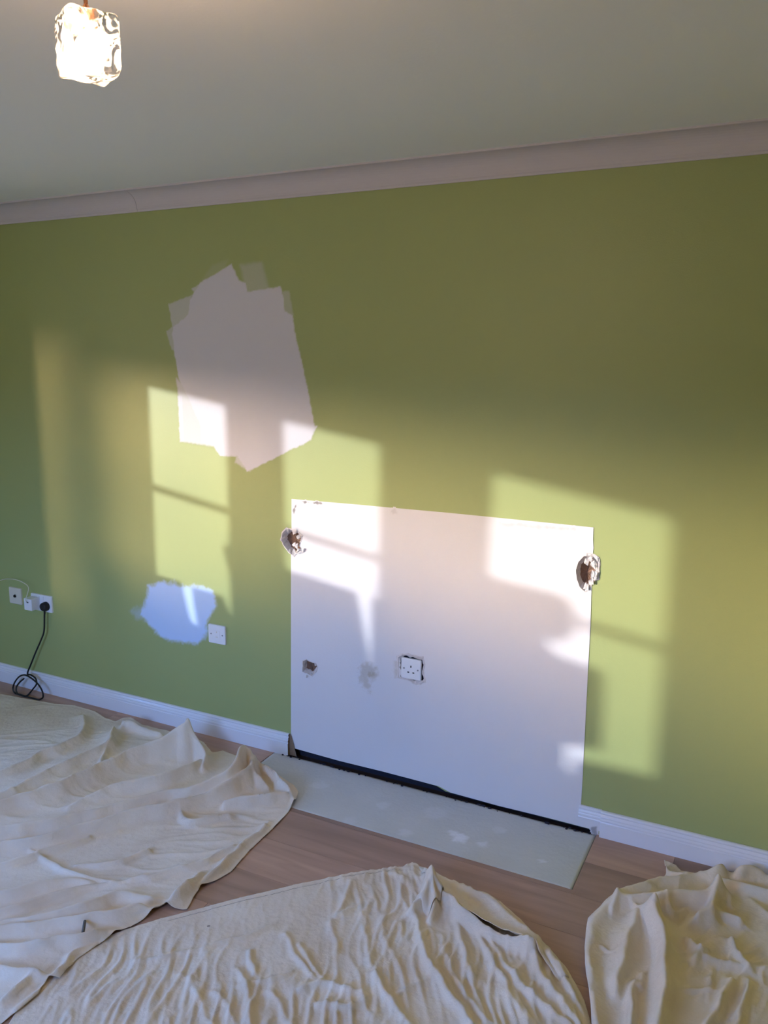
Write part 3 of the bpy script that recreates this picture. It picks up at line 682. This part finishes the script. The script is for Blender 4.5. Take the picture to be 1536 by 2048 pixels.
# black plug
xp = cx + .036
pg = empty('mains_plug', (xp, yf, cz)); tag(pg, 'black three-pin plug in the right half of the double socket', 'plug')
bm = bmesh.new(); n = 24
for j, (yy, k) in enumerate(((yf - .0002, .98), (yf - .006, 1), (yf - .020, .93), (yf - .026, .80), (yf - .028, .6))):
    for i in range(n):
        a = 2 * math.pi * i / n; rr = .0245 * (1 - .08 * max(0, math.sin(a)) ** 2) * k
        bm.verts.new((xp + rr * math.cos(a), yy, cz - .010 + rr * math.sin(a)))
bm.verts.ensure_lookup_table()
for j in range(4):
    for i in range(n): bm.faces.new([bm.verts[q] for q in (j * n + i, j * n + (i + 1) % n, (j + 1) * n + (i + 1) % n, (j + 1) * n + i)])
bm.faces.new([bm.verts[q] for q in range(n)][::-1]); bm.faces.new([bm.verts[4 * n + q] for q in range(n)])
bmobj('plug_body', bm, M_black, pg, True)
tube('strain_relief', [(xp, yf - .012, cz - .030), (xp - .001, yf - .013, cz - .045), (xp - .003, yf - .014, cz - .055)], .0042, M_black, pg)
# black flex: drops to the floor and coils
def WP(px, py, y0): x, z = W(px, py, y0); return (x, y0, max(z, .005))
def FPt(px, py, z): x, y = F(px, py, z); return (x, y, z)
path = [(xp - .001, yf - .014, cz - .036), (xp - .002, yf - .015, cz - .060), WP(88,1262,-.028), WP(82,1280,-.03), WP(72,1303,-.033), WP(62,1328,-.036), WP(55,1347,-.040), WP(62,1350,-.045), WP(71,1357,-.048), WP(73,1368,-.050), WP(66,1378,-.054), WP(60,1387,-.06),
        FPt(52,1392,.006), FPt(40,1389,.006), FPt(30,1386,.008), WP(26,1377,-.060), WP(30,1364,-.056), WP(39,1353,-.052), WP(50,1350,-.050), WP(62,1356,-.058), WP(74,1366,-.066), WP(82,1377,-.072), WP(86,1388,-.080),
        FPt(85,1396,.008), FPt(76,1399,.006), FPt(60,1395,.010), FPt(44,1391,.014), FPt(34,1386,.020), WP(33,1374,-.070), WP(40,1364,-.064), WP(48,1357,-.058)]
tag(tube('power_cord', path, .0042, M_black, None, 8, 10), 'black power cord hanging from the black plug and coiled at the skirting', 'cord')
path = [(cx - .036, yf - .050, cz + .012), WP(61,1182,-.055), WP(57,1176,-.05), WP(46,1165,-.045), WP(30,1159,-.04), WP(14,1158,-.035), WP(0,1161,-.03), WP(-22,1168,-.02)]
path[0] = (cx - .036, yf - .053, cz + .013); path[1] = (cx - .034, yf - .062, cz + .030)
tag(tube('charger_cable', path, .0018, M_cream), 'thin cream cable arching left from the charger', 'cable')

# ================================================================ DUST SHEETS
def sheet_field(ridges, wr_dir, wr_amp, wr_scale, seed, base, hk=1.45, wk=.85):
    R = []
    for r_ in ridges:
        pts, wn, wf_ = r_[0], r_[1], r_[2]                     # [(px,py,h)], widths either side (near camera / far)
        P = [F(p[0], p[1], p[2] * hk + base) for p in pts]; Q = catmull([(a[0], a[1], p[2]) for a, p in zip(P, pts)], 5) if len(P) > 2 else [np.array((a[0], a[1], p[2])) for a, p in zip(P, pts)]
        R.append((np.array(Q), wn, wf_))
    ca, sa = math.cos(wr_dir), math.sin(wr_dir)
    def h(X, Y):
        tot = np.zeros(X.shape); jx = .010 * noise2(X * 13 + seed, Y * 13); jy = .010 * noise2(X * 13, Y * 13 + seed + 5)
        for Q, wn, wf_ in R:
            m = (X > Q[:, 0].min() - .3) & (X < Q[:, 0].max() + .3) & (Y > Q[:, 1].min() - .3) & (Y < Q[:, 1].max() + .3)
            if not m.any(): continue
            xx, yy = X[m] + jx[m], Y[m] + jy[m]
            d, nx, ny, side, par = segdist(xx, yy, Q)
            hh = np.interp(par, np.arange(len(Q)), Q[:, 2])
            # which side faces the camera
            t_ = Q[-1, :2] - Q[0, :2]; mid = Q[len(Q) // 2, :2]; cs = np.sign(t_[0] * (CAM[1] - mid[1]) - t_[1] * (CAM[0] - mid[0]))
            w_ = np.where(side == cs, wn, wf_); g = np.exp(-(np.sqrt(d * d + (.003 + .16 * hh) ** 2) - (.003 + .16 * hh)) / (w_ * wk))
            tot[m] += (np.maximum(hh, 0) * hk * g) ** 2.6
        z = tot ** (1 / 2.6)
        u = X * ca + Y * sa; v_ = -X * sa + Y * ca
        wx = u + .03 * noise2(X * 5 + 3, Y * 5 + seed); wy = v_ + .026 * noise2(X * 5 + seed, Y * 5 + 7)
        rg = 1 - np.abs(noise2(wx * wr_scale * .20 + seed, wy * wr_scale)) * 2
        rg2 = 1 - np.abs(noise2(wx * wr_scale * .42 + 11, wy * wr_scale * 1.9 + seed)) * 2
        env = .18 + .82 * sstep(noise2(X * 2.6 + seed, Y * 2.6), -.35, .4)
        z = z + wr_amp * env * (np.maximum(rg, 0) ** 2 * 1.0 + np.maximum(rg2, 0) ** 2 * .38) + wr_amp * .35 * (noise2(X * 7 + seed, Y * 7) + .5)
        return np.maximum(z, 0) + base
    return h
def make_sheet(name, outline, hf, cell, label, under=None, lift=.004, edge_keep=.45, thick=.0012):
    xs = [p[0] for p in outline]; ys = [p[1] for p in outline]
    X, Y = np.meshgrid(np.arange(min(xs) - cell, max(xs) + 2 * cell, cell), np.arange(min(ys) - cell, max(ys) + 2 * cell, cell))
    ins = inside(X, Y, outline); k = ins[:-1, :-1] | ins[1:, :-1] | ins[:-1, 1:] | ins[1:, 1:]
    idx = np.arange(X.size).reshape(X.shape)
    f = np.stack([idx[:-1, :-1][k], idx[:-1, 1:][k], idx[1:, 1:][k], idx[1:, :-1][k]], 1); used = np.unique(f)
    x = X.ravel()[used]; y = Y.ravel()[used]; ii = ins.ravel()[used]
    d, nx, ny, _, _ = segdist(x, y, outline, True)
    x = np.where(ii, x, nx); y = np.where(ii, y, ny); d = np.where(ii, d, 0)
    z = hf(x, y); z = z * (edge_keep + (1 - edge_keep) * sstep(d, 0, .035)); z = np.maximum(z, .0016)
    z += .0013 * sstep(d, .006, .002) * 1.0                       # thicker rolled hem
    z += -.0007 * np.exp(-((d - .017) / .0018) ** 2)            # stitched line
    if under is not None:
        uh, uo = under; uin = inside(x, y, uo); ud = segdist(x, y, uo, True)[0]
        z = np.where(uin, np.maximum(z, uh(x, y) + lift), z); z = np.where(~uin, np.maximum(z, (lift + .003) * (1 - sstep(ud, 0, .03))), z)
    mp = np.full(X.size, -1); mp[used] = np.arange(len(used)); f = mp[f]
    me = bpy.data.meshes.new(name); V = np.stack([x, y, z], 1)
    me.vertices.add(len(V)); me.vertices.foreach_set('co', V.ravel().astype(np.float32))
    me.loops.add(f.size); me.loops.foreach_set('vertex_index', f.ravel().astype(np.int32))
    me.polygons.add(len(f)); me.polygons.foreach_set('loop_start', np.arange(0, f.size, 4, dtype=np.int32))
    me.update(calc_edges=True); me.validate(); me.polygons.foreach_set('use_smooth', [True] * len(me.polygons))
    o = link(name, me, M_cloth); s = o.modifiers.new('thickness', 'SOLIDIFY'); s.thickness = thick; s.offset = 1
    tag(o, label, 'dust sheet'); return o

FP = lambda L: [F(*p) for p in L]
# --- centre sheet
C_out = FP([(1186,2075),(1180,2048),(1168,2005),(1152,1975),(1136,1945),(1112,1915),(1096,1897),(1080,1884),(1050,1850),(1020,1822),(1000,1806),(960,1786),(920,1772),(880,1752),(850,1739),(825,1727),(806,1735),(780,1737),(700,1750),(600,1769),(500,1793),(400,1819),(320,1840),(250,1862),(180,1888),(110,1925),(40,1975)]) + [(-1.72,-1.50), (-1.35,-2.3), (-.75,-2.3), (-.42,-1.3)]
C_r = [
 ([(832,1830,.012),(850,1900,.014),(870,1940,.016),(900,1985,.016),(945,2048,.014)], .010, .014),
 ([(915,1840,.008),(925,1890,.010),(945,1950,.010)], .008, .010),
 ([(948,1855,.006),(975,1895,.012),(1005,1955,.014),(1055,2048,.012)], .009, .012),
 ([(985,1885,.008),(1030,1950,.014),(1080,2000,.014),(1140,2048,.012)], .010, .014),
 ([(1062,1892,.022),(1085,1945,.016),(1120,1995,.016),(1160,2048,.016)], .012, .016),
 ([(1100,1905,.010),(1130,1955,.014),(1160,2010,.014),(1178,2048,.012)], .010, .012),
 ([(846,1752,.014),(862,1772,.034),(905,1797,.038),(950,1837,.032),(1015,1876,.024),(1062,1884,.034)], .010, .022),
 ([(880,1760,.008),(930,1778,.014),(980,1798,.020),(1030,1845,.018),(1080,1886,.012)], .016, .010),
 ([(862,1772,.034),(848,1790,.036),(826,1812,.026)], .008, .014),
 ([(862,1778,.034),(866,1800,.034),(862,1832,.018)], .007, .008),
 ([(1020,1884,.020),(1045,1880,.034),(1062,1888,.030)], .006, .012),
 ([(500,1903,.008),(506,1925,.010),(508,1950,.006)], .007, .009),
 ([(478,1935,.008),(490,1965,.010),(500,1990,.008),(498,2048,.012)], .008, .010),
 ([(570,1868,.005),(600,1920,.008),(628,1955,.006)], .007, .009),
 ([(600,1890,.006),(622,1925,.008),(650,1965,.004)], .006, .008),
 ([(665,1842,.006),(672,1870,.006),(668,1905,.006)], .008, .010),
 ([(700,1765,.004),(690,1800,.008),(672,1830,.007),(720,1812,.004)], .007, .010),
 ([(745,1745,.002),(800,1750,.005),(808,1800,.006),(836,1850,.006)], .007, .009),
 ([(600,1978,.008),(640,1964,.012),(680,1972,.010),(724,1985,.008)], .007, .012),
 ([(640,2006,.010),(690,2012,.010),(730,1998,.010)], .007, .012),
 ([(750,1945,.012),(768,1975,.014),(790,2010,.012),(820,2048,.010)], .010, .010),
 ([(720,1830,.004),(735,1880,.006),(745,1930,.008)], .008, .009),
 ([(770,1835,.005),(765,1870,.006),(780,1900,.005)], .008, .009),
 ([(400,1898,.005),(450,1880,.007),(500,1866,.006),(545,1855,.003)], .007, .012),
 ([(270,1925,.004),(330,1912,.006),(400,1898,.005)], .007, .010),
 ([(800,1985,.006),(840,1965,.007),(875,1950,.006)], .006, .010),
 ([(480,1975,.005),(530,1962,.007),(580,1945,.005)], .006, .010),
 ([(430,1985,.005),(450,2010,.006),(470,2048,.006)], .008, .010),
 ([(540,1985,.005),(560,2010,.007),(580,2048,.006)], .008, .010),
 ([(880,1870,.005),(900,1930,.006),(940,2000,.008),(985,2048,.008)], .008, .010),
 ([(375,1955,.005),(400,2000,.006),(420,2048,.006)], .008, .010),
]
Ch = sheet_field(C_r, math.radians(-66), .0088, 25, 3, .0015)
make_sheet('dust_sheet', C_out, Ch, .0046, 'cream cotton dust sheet with a hemmed far edge, middle of the floor', edge_keep=.55)
# hem stitching of the centre sheet: a thin dark line set in from its far edge
hemP = [(806,1742),(780,1744),(700,1757),(600,1777),(500,1801),(400,1827),(330,1846)]
hp = []
for (a, b) in zip(hemP[:-1], hemP[1:]):
    for t in np.linspace(0, 1, 14, endpoint=False):
        p = F(a[0] * (1 - t) + b[0] * t, a[1] * (1 - t) + b[1] * t); hp.append(p)
hp = np.array(hp); hz = Ch(hp[:, 0], hp[:, 1])
ds = bpy.data.objects['dust_sheet']
hs = segdist(hp[:, 0], hp[:, 1], C_out, True)[0]; hz = hz * (.55 + .45 * sstep(hs, 0, .035)) + .0012
tube('hem_stitching', [(p[0], p[1], z) for p, z in zip(hp, hz)], .0006, M_hem, ds, 4, 1)

# turned-over strip along its right edge, standing clear of the sheet, and the crumpled tuft at its end
def flap(name, A, B, arch, zi, zo, seed, rows=60, cols=14):
    Pa = np.array(catmull([(*F(*p), 0) for p in A], 12))[:, :2]; Pb = np.array(catmull([(*F(p[0], p[1], zi), 0) for p in B], 12))[:, :2]
    ra = np.linspace(0, 1, len(Pa)); rb = np.linspace(0, 1, len(Pb)); t = np.linspace(0, 1, rows); q = np.linspace(0, 1, cols)
    a = np.stack([np.interp(t, ra, Pa[:, k]) for k in (0, 1)], 1); b = np.stack([np.interp(t, rb, Pb[:, k]) for k in (0, 1)], 1)
    T, Q = np.meshgrid(t, q, indexing='ij'); X = a[:, 0:1] * (1 - Q) + b[:, 0:1] * Q; Y = a[:, 1:2] * (1 - Q) + b[:, 1:2] * Q
    e = np.sin(np.pi * T) ** .5; under = Ch(X, Y)
    Z = np.maximum(under * .9, .002) + .002 + e * (arch * np.sin(np.pi * Q) ** .8 * (.75 + .5 * noise2(T * 5 + seed, Q * 1.5)) + zi * Q ** 1.3 * (.7 + .6 * noise2(T * 4 + seed, Q * 0 + 2.5)) + zo * (1 - Q)) + .0035 * noise2(T * 16 + seed, Q * 5)
    Z = np.maximum(Z, .002); X = X + .005 * noise2(T * 9 + seed, Q * 3); idx = np.arange(X.size).reshape(X.shape)
    f = np.stack([idx[:-1, :-1].ravel(), idx[:-1, 1:].ravel(), idx[1:, 1:].ravel(), idx[1:, :-1].ravel()], 1)
    o = mesh(name, np.stack([X.ravel(), Y.ravel(), Z.ravel()], 1), f, M_cloth, ds, True)
    m = o.modifiers.new('thickness', 'SOLIDIFY'); m.thickness = .0012; return o
flap('turned_edge', [(838,1736),(880,1755),(940,1780),(992,1804),(1042,1853),(1088,1892),(1118,1930),(1138,1965)], [(856,1768),(878,1782),(910,1808),(940,1840),(980,1868),(1022,1886),(1062,1898),(1118,1960)], .016, .020, .002, 4)
flap('turned_edge', [(842,1752),(850,1768),(846,1786),(826,1812)], [(868,1766),(886,1786),(884,1806),(856,1830)], .052, .018, .008, 9, 40, 18)
# --- left sheet
L_out = FP([(-40,1382),(0,1389),(70,1402),(110,1409),(150,1412),(190,1424),(212,1438),(232,1444),(246,1437),(262,1436),(285,1451),(330,1462),(352,1470),(372,1478),(392,1478),(408,1488),(424,1507),(446,1503),(470,1512),(500,1516),(516,1524),(540,1540),(566,1558),(588,1572),(597,1585),(592,1603),(575,1628),(545,1660),(500,1702),(462,1746),(432,1764),(402,1778),(388,1796),(374,1822),(356,1820),(330,1817),(300,1834),(262,1858),(228,1874),(190,1900),(152,1928),(120,1962),(96,1966),(78,1994),(40,2024),(0,2052)]) + [(-1.80,-1.80), (-2.1,-2.3), (-3.9,-2.3), (-3.9,-.19)]
L_r = [
 ([(-30,1552,.014),(0,1541,.016),(42,1525,.018),(83,1502,.018),(137,1481,.018),(170,1456,.016),(166,1430,.010)], .022, .05),
 ([(-30,1600,.016),(0,1587,.018),(62,1556,.020),(137,1518,.022),(187,1497,.022),(220,1478,.024),(228,1458,.018)], .022, .045),
 ([(-30,1612,.024),(0,1602,.026),(50,1587,.028),(125,1560,.032),(200,1527,.034),(267,1497,.036),(317,1478,.046),(352,1457,.060),(372,1450,.068),(388,1464,.045)], .030, .040),
 ([(137,1614,.010),(200,1580,.020),(267,1560,.024),(325,1547,.026),(375,1529,.024),(400,1518,.016)], .020, .030),
 ([(-30,1660,.030),(0,1654,.030),(50,1647,.030),(125,1631,.028),(208,1614,.024),(292,1589,.024),(375,1575,.030),(442,1548,.044),(472,1515,.060),(486,1490,.066),(500,1503,.050)], .030, .034),
 ([(-30,1692,.016),(0,1683,.018),(83,1670,.022),(167,1647,.024),(250,1622,.026),(333,1604,.028),(400,1590,.026),(458,1561,.034),(500,1531,.040),(512,1516,.036)], .022, .026),
 ([(354,1618,.010),(372,1634,.014),(400,1636,.014),(458,1628,.012)], .010, .022),
 ([(450,1602,.016),(500,1592,.022),(540,1587,.024),(572,1585,.018)], .016, .020),
 ([(520,1527,.024),(548,1542,.030),(572,1566,.028),(584,1584,.020),(582,1604,.010)], .010, .014),
 ([(500,1520,.030),(510,1545,.026),(535,1570,.016)], .014, .014),
 ([(375,1452,.062),(395,1480,.040),(410,1505,.026),(405,1530,.016)], .014, .018),
 ([(246,1440,.020),(262,1442,.024),(280,1453,.016),(320,1464,.012)], .010, .014),
 ([(228,1458,.018),(218,1485,.016),(200,1520,.012)], .010, .012),
 ([(-30,1735,.008),(0,1729,.010),(60,1708,.012),(120,1690,.010),(180,1672,.008)], .014, .022),
 ([(-30,1790,.016),(0,1784,.018),(60,1768,.020),(130,1757,.014),(180,1762,.010)], .020, .045),
 ([(-30,1824,.012),(0,1817,.014),(42,1806,.014),(98,1789,.014),(146,1777,.012),(200,1768,.008),(260,1762,.006)], .014, .020),
 ([(-30,1852,.016),(0,1844,.016),(60,1834,.018),(130,1817,.020),(195,1797,.020),(235,1786,.016),(300,1790,.012)], .022, .040),
 ([(-30,1862,.014),(0,1855,.016),(65,1847,.018),(163,1832,.020),(228,1821,.020),(293,1805,.020),(325,1795,.020),(358,1773,.022),(381,1757,.020),(400,1745,.008)], .022, .016),
 ([(-30,1893,.012),(0,1888,.014),(65,1884,.018),(150,1866,.020),(200,1855,.018),(270,1850,.012)], .020, .022),
 ([(-30,1930,.012),(0,1931,.014),(49,1936,.016),(98,1938,.018),(124,1920,.020),(143,1900,.014),(190,1880,.010)], .016, .018),
 ([(0,2000,.010),(30,1975,.014),(60,1950,.012)], .012, .014),
 ([(30,2010,.010),(70,1975,.014),(100,1950,.012)], .010, .012),
 ([(260,1760,.008),(330,1742,.010),(400,1722,.010),(470,1690,.008)], .012, .022),
 ([(150,1730,.006),(230,1722,.008),(300,1700,.008)], .010, .018),
 ([(380,1768,.018),(420,1745,.014),(470,1700,.010),(530,1650,.008)], .012, .018),
 ([(60,1700,.006),(140,1742,.010),(230,1762,.008)], .010, .014),
]
Lh = sheet_field(L_r, math.radians(28), .0050, 14, 21, .0022, 2.1, .60)
o = make_sheet('dust_sheet', L_out, Lh, .0052, 'cream cotton dust sheet with long folds, left, reaching the skirting below the double socket', (Ch, C_out), .005, edge_keep=.5)

# --- right sheet
R_out = FP([(1183,2060),(1181,2020),(1176,1985),(1170,1940),(1169,1905),(1172,1868),(1176,1842),(1186,1832),(1208,1808),(1230,1790),(1252,1780),(1292,1770),(1332,1756),(1328,1722),(1340,1727),(1352,1733),(1362,1744),(1382,1748),(1402,1752),(1412,1746),(1424,1741),(1440,1741),(1462,1748),(1478,1741),(1508,1743),(1524,1754),(1536,1762)]) + [(.30,-.20), (.9,-.12), (1.2,-.5), (1.2,-1.4), (.4,-1.9), (0.05,-1.6), (-.22,-1.15)]
R_r = [
 ([(1184,1836,.020),(1178,1868,.022),(1176,1905,.022),(1180,1950,.022),(1188,2000,.022),(1196,2060,.022)], .012, .018),
 ([(1188,1830,.020),(1210,1806,.026),(1234,1786,.032),(1290,1768,.032),(1335,1753,.030),(1400,1748,.024)], .034, .012),
 ([(1234,1788,.030),(1226,1812,.026),(1222,1835,.010)], .010, .010),
 ([(1276,1818,.030),(1262,1855,.030),(1250,1900,.030),(1240,1945,.028),(1232,1985,.014)], .016, .020),
 ([(1306,1802,.062),(1322,1838,.060),(1334,1880,.054),(1332,1930,.048),(1322,1990,.040),(1318,2060,.034)], .022, .022),
 ([(1262,1806,.018),(1284,1814,.030),(1306,1802,.060)], .008, .014),
 ([(1240,1792,.030),(1300,1788,.040),(1350,1782,.044),(1400,1780,.044),(1436,1768,.050)], .022, .026),
 ([(1436,1768,.050),(1430,1795,.044),(1420,1820,.036),(1398,1834,.026)], .014, .020),
 ([(1398,1834,.026),(1440,1824,.022),(1476,1836,.022)], .008, .016),
 ([(1330,1800,.024),(1350,1822,.022),(1372,1822,.016)], .008, .010),
 ([(1436,1768,.050),(1455,1788,.026),(1462,1810,.014)], .010, .018),
 ([(1376,1876,.020),(1394,1890,.024),(1412,1896,.018)], .008, .014),
 ([(1400,1896,.020),(1388,1910,.018),(1378,1925,.010)], .010, .012),
 ([(1466,1876,.014),(1478,1905,.018),(1494,1935,.014)], .010, .012),
 ([(1410,1912,.014),(1440,1920,.014),(1480,1932,.010),(1536,1940,.010)], .012, .020),
 ([(1462,1955,.020),(1444,1995,.026),(1424,2030,.026),(1408,2060,.024)], .012, .018),
 ([(1496,1960,.010),(1494,1985,.016),(1480,2020,.018),(1470,2060,.016)], .010, .014),
 ([(1270,1965,.018),(1264,2000,.026),(1258,2060,.026)], .010, .014),
 ([(1285,1945,.014),(1278,1975,.016)], .008, .010),
 ([(1200,1890,.006),(1225,1905,.008),(1250,1900,.010)], .006, .008),
 ([(1360,1980,.008),(1410,1980,.010),(1450,1990,.008)], .008, .014),
 ([(1418,1952,.008),(1424,1980,.010),(1418,2005,.008)], .006, .008),
 ([(1410,1748,.024),(1440,1730,.045),(1452,1738,.020)], .014, .014),
 ([(1468,1745,.020),(1480,1730,.048),(1508,1732,.046),(1526,1748,.030),(1560,1760,.020)], .020, .016),
 ([(1400,1752,.020),(1460,1760,.024),(1536,1778,.026),(1600,1790,.026)], .016, .020),
 ([(1330,1726,.020),(1345,1742,.024),(1368,1750,.024)], .008, .010),
 ([(1500,1800,.008),(1536,1830,.012),(1580,1850,.012)], .020, .030),
]
Rh = sheet_field(R_r, math.radians(75), .0075, 24, 40, .002)
o = make_sheet('dust_sheet', R_out, Rh, .0044, 'cream dust sheet crumpled in tall folds, right, against the right skirting', edge_keep=.62)

# small stub lying on the left sheet
a = F(170, 1846, .03); b = F(166, 1870, .03)
pa = np.array([a[0], a[1]]); pb = np.array([b[0], b[1]]); hz_ = max(float(Lh(np.array([pa[0], pb[0], (pa[0]+pb[0])/2]), np.array([pa[1], pb[1], (pa[1]+pb[1])/2])).max()), .012) + .006
tag(tube('pencil_stub', [(pa[0], pa[1], hz_), ((pa[0] + pb[0]) / 2, (pa[1] + pb[1]) / 2, hz_), (pb[0], pb[1], hz_)], .0045, mat('grey_stub', (.10, .09, .08), .6), None, 6, 2), 'short dark grey pencil stub lying on the left dust sheet', 'pencil')
